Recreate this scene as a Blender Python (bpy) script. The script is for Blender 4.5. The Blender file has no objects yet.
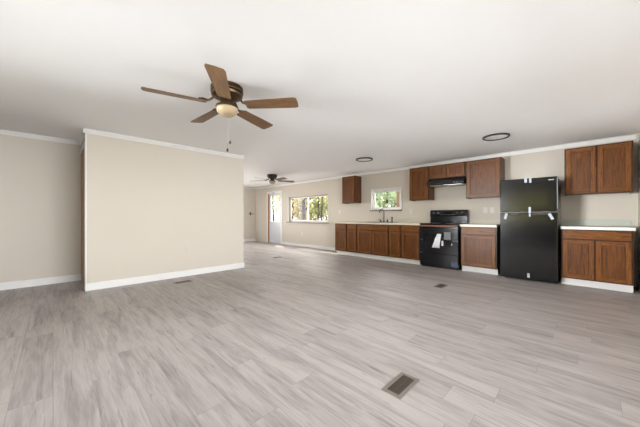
import bpy, bmesh, math, random
from mathutils import Vector, Matrix
random.seed(7)
scene = bpy.context.scene
COL = scene.collection
PI = math.pi

# ------------------------------------------------------------------ camera
cam_d = bpy.data.cameras.new('camera'); cam = bpy.data.objects.new('camera', cam_d); COL.objects.link(cam)
cam_d.sensor_width = 36.0; cam_d.lens = 267 / 640 * 36
cam_d.shift_y = 2.8 / 640
cam_d.clip_start = 0.02
cam.location = (0, 0, 1.065)
cam.rotation_euler = (PI / 2, 0, -PI / 4)
scene.camera = cam

# ------------------------------------------------------------------ light
world = bpy.data.worlds.new('world'); scene.world = world; world.use_nodes = True
wn = world.node_tree.nodes; wl = world.node_tree.links
wn['Background'].inputs['Color'].default_value = (0.93, 0.96, 1.0, 1)
wn['Background'].inputs['Strength'].default_value = 2.8

def area(name, loc, rot, sx, sy, power, col=(1, 1, 1)):
    l = bpy.data.lights.new(name, 'AREA'); l.shape = 'RECTANGLE'; l.size = sx; l.size_y = sy
    l.energy = power; l.color = col
    o = bpy.data.objects.new(name, l); COL.objects.link(o); o.location = loc; o.rotation_euler = rot
    return o

sun_d = bpy.data.lights.new('sun', 'SUN'); sun_d.energy = 4.0; sun_d.angle = math.radians(1.5); sun_d.color = (1, 0.93, 0.8)
sun = bpy.data.objects.new('sun', sun_d); COL.objects.link(sun)
sun.rotation_euler = Vector((-0.32, -0.58, -0.75)).to_track_quat('-Z', 'Y').to_euler()
# added area panels outside the windows, boosting the daylight beyond the world sky
def aim(src, dst): return (Vector(dst) - Vector(src)).to_track_quat('-Z', 'Y').to_euler()
FILL = (2.4, -8.0, 1.6)
area('fill_panel_near', FILL, aim(FILL, (2.4, 2.0, 1.35)), 16.0, 5.0, 2500, (0.955, 0.975, 1.0))
FILL2 = (-8.0, 8.5, 1.4)  # added panel, shines in through the added back-wall window
area('fill_panel_west', FILL2, aim(FILL2, (-1.3, 4.2, 1.4)), 8.0, 4.6, 6400, (0.955, 0.975, 1.0))
FILL3 = (8.3, 7.6, 3.5)  # added panel close to the wall, brightens the far floor and ceiling
area('fill_panel_east', FILL3, aim(FILL3, (5.2, 7.6, 0.4)), 5.0, 1.6, 260, (1.0, 0.985, 0.95))
FILL4 = (4.2, 18.0, 1.5)  # added panel behind the hidden far-wall window
area('fill_panel_north', FILL4, aim(FILL4, (4.2, 10.2, 1.3)), 9.0, 4.4, 2600, (1.0, 0.98, 0.95))

vs = scene.view_settings
vs.view_transform = 'Standard'; vs.look = 'None'; vs.gamma = 1.0; vs.use_curve_mapping = False
vs.exposure = 0.90

# ------------------------------------------------------------------ materials
def new_mat(name):
    m = bpy.data.materials.new(name); m.use_nodes = True
    nt = m.node_tree; b = nt.nodes['Principled BSDF']
    return m, nt.nodes, nt.links, b

def simple(name, col, rough=0.5, metal=0.0, spec=0.5, noise=0.0, nscale=20, bump=0.0):
    m, n, l, b = new_mat(name)
    b.inputs['Base Color'].default_value = (*col, 1)
    b.inputs['Roughness'].default_value = rough
    b.inputs['Metallic'].default_value = metal
    b.inputs['Specular IOR Level'].default_value = spec
    if noise or bump:
        tc = n.new('ShaderNodeTexCoord'); nz = n.new('ShaderNodeTexNoise')
        nz.inputs['Scale'].default_value = nscale; nz.inputs['Detail'].default_value = 4
        l.new(tc.outputs['Object'], nz.inputs['Vector'])
        if noise:
            mx = n.new('ShaderNodeMix'); mx.data_type = 'RGBA'
            mx.inputs[6].default_value = (*[c * (1 - noise) for c in col], 1)
            mx.inputs[7].default_value = (*[min(1, c * (1 + noise)) for c in col], 1)
            l.new(nz.outputs['Fac'], mx.inputs[0]); l.new(mx.outputs[2], b.inputs['Base Color'])
        if bump:
            bp = n.new('ShaderNodeBump'); bp.inputs['Strength'].default_value = bump; bp.inputs['Distance'].default_value = 0.004
            l.new(nz.outputs['Fac'], bp.inputs['Height']); l.new(bp.outputs['Normal'], b.inputs['Normal'])
    return m

def wood(name, axis, dark, light, rough=0.38, fine=1.0):
    """stained wood with its grain along the given object axis"""
    m, n, l, b = new_mat(name)
    tc = n.new('ShaderNodeTexCoord'); oi = n.new('ShaderNodeObjectInfo')
    mp = n.new('ShaderNodeMapping')
    sc = [22 * fine] * 3; sc['XYZ'.index(axis)] = 1.3 * fine
    mp.inputs['Scale'].default_value = sc
    cb = n.new('ShaderNodeCombineXYZ'); mu = n.new('ShaderNodeMath'); mu.operation = 'MULTIPLY'; mu.inputs[1].default_value = 37.0
    l.new(oi.outputs['Random'], mu.inputs[0])
    for k in range(3): l.new(mu.outputs[0], cb.inputs[k])
    l.new(cb.outputs[0], mp.inputs['Location'])
    l.new(tc.outputs['Object'], mp.inputs['Vector'])
    n1 = n.new('ShaderNodeTexNoise'); n1.inputs['Scale'].default_value = 0.6; n1.inputs['Detail'].default_value = 6; n1.inputs['Distortion'].default_value = 0.6
    l.new(mp.outputs[0], n1.inputs['Vector'])
    n2 = n.new('ShaderNodeTexNoise'); n2.inputs['Scale'].default_value = 3.0; n2.inputs['Detail'].default_value = 3
    l.new(mp.outputs[0], n2.inputs['Vector'])
    # growth rings: cathedral figure
    s = n.new('ShaderNodeMath'); s.operation = 'MULTIPLY'; s.inputs[1].default_value = 16.0; l.new(n1.outputs['Fac'], s.inputs[0])
    fr = n.new('ShaderNodeMath'); fr.operation = 'FRACT'; l.new(s.outputs[0], fr.inputs[0])
    mx0 = n.new('ShaderNodeMath'); mx0.operation = 'MULTIPLY_ADD'; mx0.inputs[1].default_value = 0.45
    l.new(fr.outputs[0], mx0.inputs[0]); l.new(n2.outputs['Fac'], mx0.inputs[2])
    mr = n.new('ShaderNodeMapRange'); mr.inputs['From Min'].default_value = 0.3; mr.inputs['From Max'].default_value = 1.1
    l.new(mx0.outputs[0], mr.inputs['Value'])
    mx = n.new('ShaderNodeMix'); mx.data_type = 'RGBA'
    mx.inputs[6].default_value = (*light, 1); mx.inputs[7].default_value = (*dark, 1)
    l.new(mr.outputs[0], mx.inputs[0]); l.new(mx.outputs[2], b.inputs['Base Color'])
    b.inputs['Roughness'].default_value = rough; b.inputs['Specular IOR Level'].default_value = 0.32
    return m

def floor_mat():
    m, n, l, b = new_mat('grey_vinyl_planks')
    def math_(op, a=None, bb=None, c=None):
        q = n.new('ShaderNodeMath'); q.operation = op
        for k, v in enumerate((a, bb, c)):
            if v is None: continue
            if isinstance(v, (int, float)): q.inputs[k].default_value = v
            else: l.new(v, q.inputs[k])
        return q.outputs[0]
    tc = n.new('ShaderNodeTexCoord'); sp = n.new('ShaderNodeSeparateXYZ'); l.new(tc.outputs['Object'], sp.inputs[0])
    W, L = 0.178, 1.22
    xr = math_('DIVIDE', sp.outputs[0], W); row = math_('FLOOR', xr); fx = math_('FRACT', xr)
    wn1 = n.new('ShaderNodeTexWhiteNoise'); wn1.noise_dimensions = '1D'; l.new(row, wn1.inputs['W'])
    yo = math_('ADD', math_('DIVIDE', sp.outputs[1], L), wn1.outputs['Value'])
    colm = math_('FLOOR', yo); fy = math_('FRACT', yo)
    cb = n.new('ShaderNodeCombineXYZ'); l.new(row, cb.inputs[0]); l.new(colm, cb.inputs[1])
    wn2 = n.new('ShaderNodeTexWhiteNoise'); wn2.noise_dimensions = '2D'; l.new(cb.outputs[0], wn2.inputs['Vector'])
    rnd = wn2.outputs['Value']
    def grain(sx, sy, scale, detail, seed, dist=0.0, rough=0.55):
        v = n.new('ShaderNodeCombineXYZ')
        l.new(math_('MULTIPLY', sp.outputs[0], sx), v.inputs[0]); l.new(math_('MULTIPLY', sp.outputs[1], sy), v.inputs[1])
        l.new(math_('MULTIPLY_ADD', rnd, 53.0, seed), v.inputs[2])
        z = n.new('ShaderNodeTexNoise'); z.inputs['Scale'].default_value = scale; z.inputs['Detail'].default_value = detail
        z.inputs['Distortion'].default_value = dist; z.inputs['Roughness'].default_value = rough
        l.new(v.outputs[0], z.inputs['Vector']); return z.outputs['Fac']
    g_fine = grain(85, 4.5, 1.0, 5, 0.0, 0.5)
    g_patch = grain(12, 1.25, 1.0, 5, 11.0, 0.7, 0.62)
    g_streak = grain(34, 1.9, 1.0, 4, 23.0, 1.1)
    def ramp(v, a, bb, lo=0.0, hi=1.0):
        r = n.new('ShaderNodeMapRange'); r.inputs['From Min'].default_value = a; r.inputs['From Max'].default_value = bb
        r.inputs['To Min'].default_value = lo; r.inputs['To Max'].default_value = hi; l.new(v, r.inputs['Value']); return r.outputs[0]
    dark = math_('ADD', math_('MULTIPLY', ramp(g_patch, 0.44, 0.76), 0.52), math_('MULTIPLY', ramp(g_fine, 0.35, 0.75), 0.22))
    dark = math_('ADD', dark, math_('MULTIPLY', ramp(g_streak, 0.60, 0.72), 0.30))
    dark = math_('ADD', dark, math_('MULTIPLY_ADD', rnd, 0.22, -0.10))
    mx = n.new('ShaderNodeMix'); mx.data_type = 'RGBA'; mx.clamp_factor = True
    mx.inputs[6].default_value = (0.41, 0.369, 0.350, 1); mx.inputs[7].default_value = (0.090, 0.075, 0.067, 1)
    l.new(dark, mx.inputs[0])
    # knots and cracks, joints
    crack = ramp(grain(42, 2.2, 1.0, 2, 41.0, 2.0), 0.665, 0.705)
    joint = math_('MAXIMUM', math_('MAXIMUM', math_('LESS_THAN', fx, 0.011), math_('LESS_THAN', fy, 0.0018)), math_('MULTIPLY', crack, 0.8))
    mx2 = n.new('ShaderNodeMix'); mx2.data_type = 'RGBA'; mx2.clamp_factor = True
    l.new(mx.outputs[2], mx2.inputs[6]); mx2.inputs[7].default_value = (0.12, 0.105, 0.10, 1)
    l.new(math_('MULTIPLY', joint, 0.6), mx2.inputs[0])
    l.new(mx2.outputs[2], b.inputs['Base Color'])
    l.new(ramp(g_fine, 0.2, 0.8, 0.34, 0.5), b.inputs['Roughness'])
    b.inputs['Specular IOR Level'].default_value = 0.45
    bp = n.new('ShaderNodeBump'); bp.inputs['Strength'].default_value = 0.12; bp.inputs['Distance'].default_value = 0.002
    l.new(g_fine, bp.inputs['Height']); l.new(bp.outputs['Normal'], b.inputs['Normal'])
    return m

def glass_mat():
    m, n, l, b = new_mat('window_glass')
    n.remove(b)
    tr = n.new('ShaderNodeBsdfTransparent'); gl = n.new('ShaderNodeBsdfGlossy'); gl.inputs['Roughness'].default_value = 0.02
    fr = n.new('ShaderNodeFresnel'); fr.inputs['IOR'].default_value = 1.45
    mx = n.new('ShaderNodeMixShader'); ge = n.new('ShaderNodeNewGeometry'); iv = n.new('ShaderNodeMath'); iv.operation = 'SUBTRACT'; iv.inputs[0].default_value = 1.0; l.new(ge.outputs['Backfacing'], iv.inputs[1])
    mu = n.new('ShaderNodeMath'); mu.operation = 'MULTIPLY'; l.new(fr.outputs[0], mu.inputs[0]); l.new(iv.outputs[0], mu.inputs[1])
    l.new(mu.outputs[0], mx.inputs[0]); l.new(tr.outputs[0], mx.inputs[1]); l.new(gl.outputs[0], mx.inputs[2])
    l.new(mx.outputs[0], n['Material Output'].inputs['Surface'])
    return m

def leaf_mat(name, c1, c2):
    m, n, l, b = new_mat(name)
    tc = n.new('ShaderNodeTexCoord'); nz = n.new('ShaderNodeTexNoise'); nz.inputs['Scale'].default_value = 2.6; nz.inputs['Detail'].default_value = 5
    l.new(tc.outputs['Object'], nz.inputs['Vector'])
    mr = n.new('ShaderNodeMapRange'); mr.inputs['From Min'].default_value = 0.36; mr.inputs['From Max'].default_value = 0.64; l.new(nz.outputs['Fac'], mr.inputs['Value'])
    mx = n.new('ShaderNodeMix'); mx.data_type = 'RGBA'; mx.inputs[6].default_value = (*c1, 1); mx.inputs[7].default_value = (*c2, 1)
    l.new(mr.outputs[0], mx.inputs[0])
    l.new(mx.outputs[2], b.inputs['Base Color']); b.inputs['Roughness'].default_value = 0.6
    tl = n.new('ShaderNodeBsdfTranslucent'); l.new(mx.outputs[2], tl.inputs['Color'])
    ms = n.new('ShaderNodeMixShader'); ms.inputs[0].default_value = 0.4
    l.new(b.outputs[0], ms.inputs[1]); l.new(tl.outputs[0], ms.inputs[2]); l.new(ms.outputs[0], n['Material Output'].inputs['Surface'])
    return m

M = {}
M['wall'] = simple('cream_wall_paint', (0.60, 0.55, 0.475), 0.75, spec=0.25, noise=0.015, nscale=3, bump=0.05)
M['dark_back_wall'] = wood('darkened_unseen_wall', 'Z', (0.035, 0.026, 0.018), (0.10, 0.075, 0.05), 0.5)  # unseen back wall made dark so the appliances mirror less light
M['ceiling'] = simple('white_ceiling_paint', (0.905, 0.905, 0.905), 0.85, spec=0.2, noise=0.012, nscale=6, bump=0.12)
M['trim'] = simple('white_trim_paint', (0.76, 0.752, 0.735), 0.45, noise=0.01, nscale=9)
M['floor'] = floor_mat()
D, Lc = (0.050, 0.015, 0.002), (0.275, 0.092, 0.010)
M['oak_v'] = wood('stained_oak_upright_grain', 'Z', D, Lc)
M['oak_h'] = wood('stained_oak_level_grain', 'Y', D, Lc)
M['oak_side'] = wood('stained_oak_side', 'Z', (0.035, 0.011, 0.003), (0.13, 0.045, 0.010))
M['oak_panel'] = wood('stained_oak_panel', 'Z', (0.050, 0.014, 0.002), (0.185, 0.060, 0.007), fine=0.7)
M['oak_frame'] = wood('shadow_line_frame', 'Z', (0.03, 0.010, 0.004), (0.085, 0.030, 0.010))  # face frames and panel grooves coloured dark to strengthen their shadow lines
M['door_wood'] = wood('brown_door_wood', 'Z', (0.28, 0.13, 0.03), (0.46, 0.24, 0.065))
M['blade'] = wood('fan_blade_oak', 'X', (0.105, 0.054, 0.023), (0.225, 0.125, 0.058), 0.45)
M['bronze'] = simple('antique_bronze', (0.105, 0.068, 0.036), 0.34, metal=0.85, noise=0.3, nscale=30)
M['dark_metal'] = simple('dark_metal', (0.05, 0.045, 0.04), 0.35, metal=0.7, noise=0.1, nscale=30)
M['black'] = simple('black_enamel', (0.006, 0.006, 0.007), 0.15, spec=0.4, noise=0.2, nscale=40)
M['fridge'] = simple('black_textured_steel', (0.005, 0.005, 0.006), 0.13, spec=0.55, bump=0.05, nscale=38)
M['black_glass'] = simple('black_glass', (0.006, 0.006, 0.007), 0.06, spec=0.6, noise=0.1)
M['steel'] = simple('brushed_steel', (0.45, 0.44, 0.43), 0.3, metal=1.0, noise=0.1, nscale=60)
M['sink'] = simple('dark_sink_steel', (0.13, 0.125, 0.12), 0.3, metal=0.9, noise=0.1, nscale=60)
M['counter'] = simple('cream_laminate', (0.72, 0.68, 0.59), 0.25, noise=0.03, nscale=60)
M['counter_band'] = simple('cream_laminate_edge', (0.62, 0.57, 0.46), 0.3, noise=0.01, nscale=60)
M['splash'] = simple('cream_splash_laminate', (0.60, 0.55, 0.455), 0.55, spec=0.3, noise=0.03, nscale=60)
M['green_splash'] = simple('pale_green_splash', (0.50, 0.53, 0.465), 0.4, spec=0.4, noise=0.05, nscale=20)
M['counter_edge'] = simple('white_laminate_edge', (0.78, 0.78, 0.77), 0.3, noise=0.01, nscale=60)
M['kick'] = simple('white_kick_board', (0.72, 0.71, 0.69), 0.5, noise=0.02, nscale=12)
M['plate'] = simple('ivory_plastic', (0.69, 0.65, 0.575), 0.4, noise=0.01)
M['plate_beige'] = simple('beige_plastic', (0.60, 0.55, 0.475), 0.4, noise=0.01)
M['slot'] = simple('dark_slot', (0.03, 0.03, 0.03), 0.6, noise=0.1)
M['vent'] = simple('taupe_vent_metal', (0.20, 0.172, 0.145), 0.45, metal=0.2, noise=0.08, nscale=50)
M['vent_grille'] = simple('brown_vent_grille', (0.075, 0.06, 0.047), 0.5, metal=0.2, noise=0.2, nscale=60)
M['bowl'] = simple('cream_frosted_glass', (0.42, 0.32, 0.195), 0.5, noise=0.06, nscale=14)
M['diffuser'] = simple('white_lamp_diffuser', (0.82, 0.82, 0.81), 0.5, noise=0.01)
M['glass'] = glass_mat()
M['sill'] = simple('shade_toned_sill', (0.20, 0.165, 0.14), 0.5, noise=0.08)  # shadow under the sill put into its dark taupe colour
M['frame'] = simple('taupe_window_frame', (0.36, 0.32, 0.27), 0.5, noise=0.02)
M['sash'] = simple('almond_vinyl', (0.80, 0.77, 0.70), 0.4, noise=0.01)
M['paper'] = simple('white_paper', (0.66, 0.67, 0.69), 0.7, noise=0.03)
M['grey_card'] = simple('grey_card', (0.16, 0.155, 0.16), 0.6, noise=0.05)
M['tape'] = simple('pale_blue_tape', (0.36, 0.40, 0.45), 0.45, noise=0.05)
M['blue_tape'] = simple('dark_blue_tape', (0.010, 0.028, 0.075), 0.35, noise=0.2)
M['film'] = simple('copper_tinted_film', (0.26, 0.10, 0.055), 0.25, spec=0.6, noise=0.15)
M['cream_sticker'] = simple('cream_sticker', (0.80, 0.76, 0.62), 0.5, noise=0.02)
M['door_white'] = simple('white_door_paint', (0.62, 0.63, 0.66), 0.45, noise=0.01)
M['bare_wood'] = wood('bare_pine', 'Z', (0.30, 0.15, 0.06), (0.48, 0.27, 0.12))
M['bark'] = simple('tree_bark', (0.022, 0.017, 0.014), 0.9, noise=0.35, nscale=9, bump=0.5)
M['post'] = wood('weathered_post', 'Z', (0.07, 0.04, 0.025), (0.16, 0.09, 0.05))
M['ground'] = simple('leaf_strewn_grass', (0.20, 0.192, 0.185), 0.9, noise=0.5, nscale=1.2)
M['leaf_gold'] = leaf_mat('golden_leaves', (0.38, 0.28, 0.11), (0.15, 0.13, 0.055))
M['leaf_lime'] = leaf_mat('yellow_green_leaves', (0.34, 0.31, 0.12), (0.11, 0.13, 0.05))
M['leaf_bright'] = leaf_mat('bright_olive_leaves', (0.75, 0.68, 0.22), (0.50, 0.48, 0.15))  # leaf colour raised to brighten the glow mirrored in the fridge
M['leaf_orange'] = leaf_mat('orange_leaves', (0.62, 0.30, 0.08), (0.42, 0.25, 0.07))
M['leaf_sage'] = leaf_mat('sage_leaves', (0.34, 0.42, 0.26), (0.12, 0.19, 0.10))
M['shell'] = simple('outside_siding', (0.62, 0.60, 0.56), 0.7, noise=0.03)

# ------------------------------------------------------------------ mesh helpers
class MB:
    def __init__(s): s.v = []; s.f = []; s.mi = []; s.mats = []; s.smooth = []
    def _m(s, m):
        m = M[m] if isinstance(m, str) else m
        if m not in s.mats: s.mats.append(m)
        return s.mats.index(m)
    def add(s, verts, faces, m, smooth=False):
        b = len(s.v); s.v += [tuple(p) for p in verts]; k = s._m(m)
        for f in faces: s.f.append([b + i for i in f]); s.mi.append(k); s.smooth.append(smooth)
        return s
    def box(s, x0, x1, y0, y1, z0, z1, m):
        x0, x1 = sorted((x0, x1)); y0, y1 = sorted((y0, y1)); z0, z1 = sorted((z0, z1))
        p = [(x0, y0, z0), (x1, y0, z0), (x1, y1, z0), (x0, y1, z0), (x0, y0, z1), (x1, y0, z1), (x1, y1, z1), (x0, y1, z1)]
        return s.add(p, [(0, 3, 2, 1), (4, 5, 6, 7), (0, 1, 5, 4), (1, 2, 6, 5), (2, 3, 7, 6), (3, 0, 4, 7)], m)
    def prism(s, poly, axis, a, b, m):
        """poly: list of 2-D points in the two other axes (in XYZ order), extruded along axis from a to b"""
        n = len(poly)
        def pt(q, t):
            if axis == 'X': return (t, q[0], q[1])
            if axis == 'Y': return (q[0], t, q[1])
            return (q[0], q[1], t)
        p = [pt(q, a) for q in poly] + [pt(q, b) for q in poly]
        f = [tuple(range(n)), tuple(range(2 * n - 1, n - 1, -1))] + [(i, i + n, (i + 1) % n + n, (i + 1) % n) for i in range(n)]
        return s.add(p, f, m)
    def lathe(s, prof, c, m, n=32, axis='Z'):
        """prof: (radius, height) pairs"""
        vs_, fs = [], []
        def put(r, a, h):
            x, y = r * math.cos(a), r * math.sin(a)
            if axis == 'Z': return (c[0] + x, c[1] + y, c[2] + h)
            if axis == 'X': return (c[0] + h, c[1] + x, c[2] + y)
            return (c[0] + x, c[1] + h, c[2] + y)
        for r, h in prof:
            for k in range(n): vs_.append(put(max(r, 1e-5), 2 * PI * k / n, h))
        for j in range(len(prof) - 1):
            for k in range(n):
                fs.append((j * n + k, j * n + (k + 1) % n, (j + 1) * n + (k + 1) % n, (j + 1) * n + k))
        if prof[0][0] > 1e-4: fs.append(tuple(range(n - 1, -1, -1)))
        if prof[-1][0] > 1e-4: fs.append(tuple((len(prof) - 1) * n + k for k in range(n)))
        return s.add(vs_, fs, m, True)
    def tube(s, path, r, m, n=10):
        path = [Vector(p) for p in path]; vs_, fs = [], []
        rr = r if isinstance(r, (list, tuple)) else [r] * len(path)
        up = Vector((0.13, 0.31, 0.94)).normalized()
        for i, p in enumerate(path):
            t = (path[min(i + 1, len(path) - 1)] - path[max(i - 1, 0)]).normalized()
            a = t.cross(up)
            if a.length < 0.05: a = t.cross(Vector((1, 0, 0)))
            a.normalize(); b = t.cross(a)
            for k in range(n): vs_.append(p + (a * math.cos(2 * PI * k / n) + b * math.sin(2 * PI * k / n)) * rr[i])
        for i in range(len(path) - 1):
            for k in range(n): fs.append((i * n + k, i * n + (k + 1) % n, (i + 1) * n + (k + 1) % n, (i + 1) * n + k))
        fs.append(tuple(range(n - 1, -1, -1))); fs.append(tuple((len(path) - 1) * n + k for k in range(n)))
        return s.add(vs_, fs, m, True)
    def build(s, name, parent=None, at=(0, 0, 0), bevel=0.0, label=None, fix=True):
        """vertices are in world space; the object's origin goes to `at` (a parented part: its thing's origin)"""
        o0 = Vector(parent['_o']) if parent is not None else Vector(at)
        me = bpy.data.meshes.new(name)
        me.from_pydata([tuple(Vector(p) - o0) for p in s.v], [], s.f)
        for m in s.mats: me.materials.append(m)
        me.polygons.foreach_set('material_index', s.mi); me.polygons.foreach_set('use_smooth', s.smooth)
        if fix:
            bm = bmesh.new(); bm.from_mesh(me); bmesh.ops.recalc_face_normals(bm, faces=bm.faces)
            bm.to_mesh(me); bm.free()
        o = bpy.data.objects.new(name, me); COL.objects.link(o)
        if parent is not None: o.parent = parent
        else: o.location = o0
        o['_o'] = tuple(o0)
        if bevel:
            bv = o.modifiers.new('bevel', 'BEVEL'); bv.width = bevel; bv.segments = 2; bv.limit_method = 'ANGLE'; bv.angle_limit = math.radians(50)
        if any(s.smooth):
            me.set_sharp_from_angle(angle=math.radians(38))
        if label: o['label'] = label
        return o

def thing(name, loc, label, cat, group=None):
    o = bpy.data.objects.new(name, None); COL.objects.link(o); o.location = loc; o.empty_display_size = 0.05
    o['_o'] = tuple(loc); o['label'] = label; o['category'] = cat
    if group: o['group'] = group
    return o
def tag(o, label, cat, group=None, kind=None):
    o['label'] = label; o['category'] = cat
    if group: o['group'] = group
    if kind: o['kind'] = kind
    return o
def struct(o): o['kind'] = 'structure'; return o
def sroot(name, loc):
    o = bpy.data.objects.new(name, None); COL.objects.link(o); o.location = loc; o.empty_display_size = 0.05
    o['_o'] = tuple(loc); o['kind'] = 'structure'; return o
def dup(root, loc, label, group=None, rotz=0.0):
    r = root.copy(); COL.objects.link(r); r.location = loc; r.rotation_euler = (0, 0, rotz)
    r['_o'] = tuple(loc); r['label'] = label
    if group: r['group'] = group
    for ch in list(root.children):
        c = ch.copy(); COL.objects.link(c); c.parent = r
        for g in list(ch.children):
            d = g.copy(); COL.objects.link(d); d.parent = c
    return r

# ------------------------------------------------------------------ the room
H = 2.31            # ceiling
XK = 6.216          # kitchen wall
YR = -0.545         # wall beside the camera
XB = -1.30          # wall behind the camera
YE = 10.20          # far end wall
YP = 5.05           # partition face
XP0, XP1 = 0.338, 2.80
YL = 5.97           # left wall face
T = 0.12

def wall_holes(name, axis, p0, p1, a0, a1, holes, m='wall', z1=H):
    """wall slab between p0 and p1 on `axis`, spanning a0..a1 along the other axis, with rectangular holes (a, b, z, z)"""
    A = sorted({a0, a1, *[h[0] for h in holes], *[h[1] for h in holes]})
    Z = sorted({0.0, z1, *[h[2] for h in holes], *[h[3] for h in holes]})
    def inside(a, z): return any(h[0] < a < h[1] and h[2] < z < h[3] for h in holes)
    solid = [[not inside((A[i] + A[i + 1]) / 2, (Z[j] + Z[j + 1]) / 2) for j in range(len(Z) - 1)] for i in range(len(A) - 1)]
    mb = MB()
    def P(p, a, z): return (p, a, z) if axis == 'X' else (a, p, z)
    def quad(*q): mb.add(q, [(0, 1, 2, 3)], m)
    ni, nj = len(A) - 1, len(Z) - 1
    for i in range(ni):
        for j in range(nj):
            if not solid[i][j]: continue
            a, b, c, d = A[i], A[i + 1], Z[j], Z[j + 1]
            for p in (p0, p1): quad(P(p, a, c), P(p, b, c), P(p, b, d), P(p, a, d))
            if i == 0 or not solid[i - 1][j]: quad(P(p0, a, c), P(p1, a, c), P(p1, a, d), P(p0, a, d))
            if i == ni - 1 or not solid[i + 1][j]: quad(P(p0, b, c), P(p1, b, c), P(p1, b, d), P(p0, b, d))
            if j == 0 or not solid[i][j - 1]: quad(P(p0, a, c), P(p1, a, c), P(p1, b, c), P(p0, b, c))
            if j == nj - 1 or not solid[i][j + 1]: quad(P(p0, a, d), P(p1, a, d), P(p1, b, d), P(p0, b, d))
    o = mb.build(name)
    bm = bmesh.new(); bm.from_mesh(o.data); bmesh.ops.remove_doubles(bm, verts=bm.verts, dist=1e-5)
    bmesh.ops.recalc_face_normals(bm, faces=bm.faces); bm.to_mesh(o.data); bm.free()
    return struct(o)

struct(MB().box(XB - T, XK + T, YR - T, YE + T, -0.12, 0.0, 'floor').build('floor'))
struct(MB().box(XB - T, XK + T, YR - T, YE + T, H, H + 0.12, 'ceiling').build('ceiling'))

W1 = (5.86, 7.90, 0.86, 1.775)      # large window
W2 = (3.335, 4.195, 1.235, 1.775)   # window over the sink
DR = (8.335, 9.225, 0.0, 2.0)       # door with glass
W3 = (0.35, 2.85, 0.45, 2.08)       # unseen window beside the camera, set there for the daylight
W5 = (3.95, 5.0, 1.15, 2.08)  # unseen second window, added to light the kitchen ceiling
W7 = (3.1, 5.3, 0.55, 2.08)   # added window hidden behind the partition, lights the far end
W6 = (2.48, 3.92, 0.45, 2.08)  # unseen back-wall window, added to even out the light
W4 = (0.80, 2.25, 0.78, 2.06)       # window behind the camera
wall_holes('wall_right', 'X', XK, XK + T, YR, YE + T, [W1, W2, DR])
wall_holes('wall_far', 'Y', YE, YE + T, XP1 - 0.1, XK, [W7])
wall_holes('wall_near', 'Y', YR - T, YR, XB - T, XK + T, [W3, W5])
wall_holes('wall_back', 'X', XB - T, XB, YR, YL + T, [W4, W6], m='dark_back_wall')
wall_holes('wall_left', 'Y', YL, YL + T, XB, XP0 + 0.1, [])
wall_holes('wall_partition', 'Y', YP, YP + 0.1, XP0, XP1, [])
OPN = (5.19, 5.95, 0.0, 2.10)
wall_holes('wall_passage', 'X', XP0, XP0 + 0.1, YP + 0.1, YL, [OPN])
wall_holes('wall_inner', 'X', XP1 - 0.1, XP1, YP + 0.1, YE, [])

# base boards
bh, bt = 0.105, 0.014
def base_x(name, x0, x1, y, sgn, m='trim'):   # along X, wall face at y, sticking out towards sgn
    pr = [(y, 0.0), (y + sgn * bt, 0.0), (y + sgn * bt, bh - 0.012), (y + sgn * bt * 0.5, bh), (y, bh)]
    struct(MB().prism(pr, 'X', x0, x1, m).build(name))
def base_y(name, y0, y1, x, sgn, m='trim', h=bh):
    pr = [(x, 0.0), (x + sgn * bt, 0.0), (x + sgn * bt, h - 0.012), (x + sgn * bt * 0.5, h), (x, h)]
    struct(MB().prism(pr, 'Y', y0, y1, m).build(name))
base_x('baseboard_partition', XP0 - bt, XP1 + bt, YP, -1)
base_x('baseboard_left', XB, XP0, YL, -1)
base_x('baseboard_far', XP1, XK, YE, -1)
base_y('baseboard_right', 5.06, DR[0] - 0.075, XK, -1, h=0.085)
base_y('baseboard_back', YR, YL, XB, 1)
base_x('baseboard_near', XB, XK, YR, 1)

# crown mouldings (a narrow dark joint is left under the ceiling along the kitchen wall)
def crown_x(name, x0, x1, y, sgn, top=H, h=0.06, d=0.036, m='trim'):
    pr = [(y, top), (y + sgn * d, top), (y + sgn * d, top - 0.014), (y + sgn * 0.012, top - h + 0.008), (y + sgn * 0.012, top - h), (y, top - h)]
    struct(MB().prism(pr, 'X', x0, x1, m).build(name))
def crown_y(name, y0, y1, x, sgn, top=H, h=0.06, d=0.036, m='trim'):
    pr = [(x, top), (x + sgn * d, top), (x + sgn * d, top - 0.014), (x + sgn * 0.012, top - h + 0.008), (x + sgn * 0.012, top - h), (x, top - h)]
    struct(MB().prism(pr, 'Y', y0, y1, m).build(name))
crown_x('trim_1', XP0 - 0.036, XP1, YP, -1)
crown_y('trim_2', YP, YL, XP0, -1)
crown_x('trim_3', XB, XP0, YL, -1)
crown_y('trim_4', YR + 0.02, YE, XK, -1, top=H - 0.016, h=0.062, d=0.018)
crown_x('trim_5', XP1, XK, YE, -1, top=H - 0.016, h=0.06, d=0.02)

# passage opening beside the partition: white casing and a brown wooden door
mb = MB()
mb.box(XP0 - 0.016, XP0, YP + 0.002, OPN[0] + 0.005, 0, 2.16, 'trim')
mb.box(XP0 - 0.016, XP0, OPN[0] + 0.005, YL, 2.105, 2.16, 'trim')
struct(mb.build('trim_6', bevel=0.003))
struct(MB().box(XP0 - 0.016, XP0 + 0.0, YP - 0.014, YP + 0.0, 0.10, H - 0.07, 'trim').build('trim_7', bevel=0.004))
d2 = sroot('door_2', (XP0 + 0.03, OPN[0], 0))
MB().box(XP0 - 0.009, XP0 + 0.03, OPN[0] + 0.002, OPN[1] - 0.002, 0.012, OPN[3] - 0.004, 'door_wood').build('door_leaf', d2, bevel=0.003)

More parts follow.
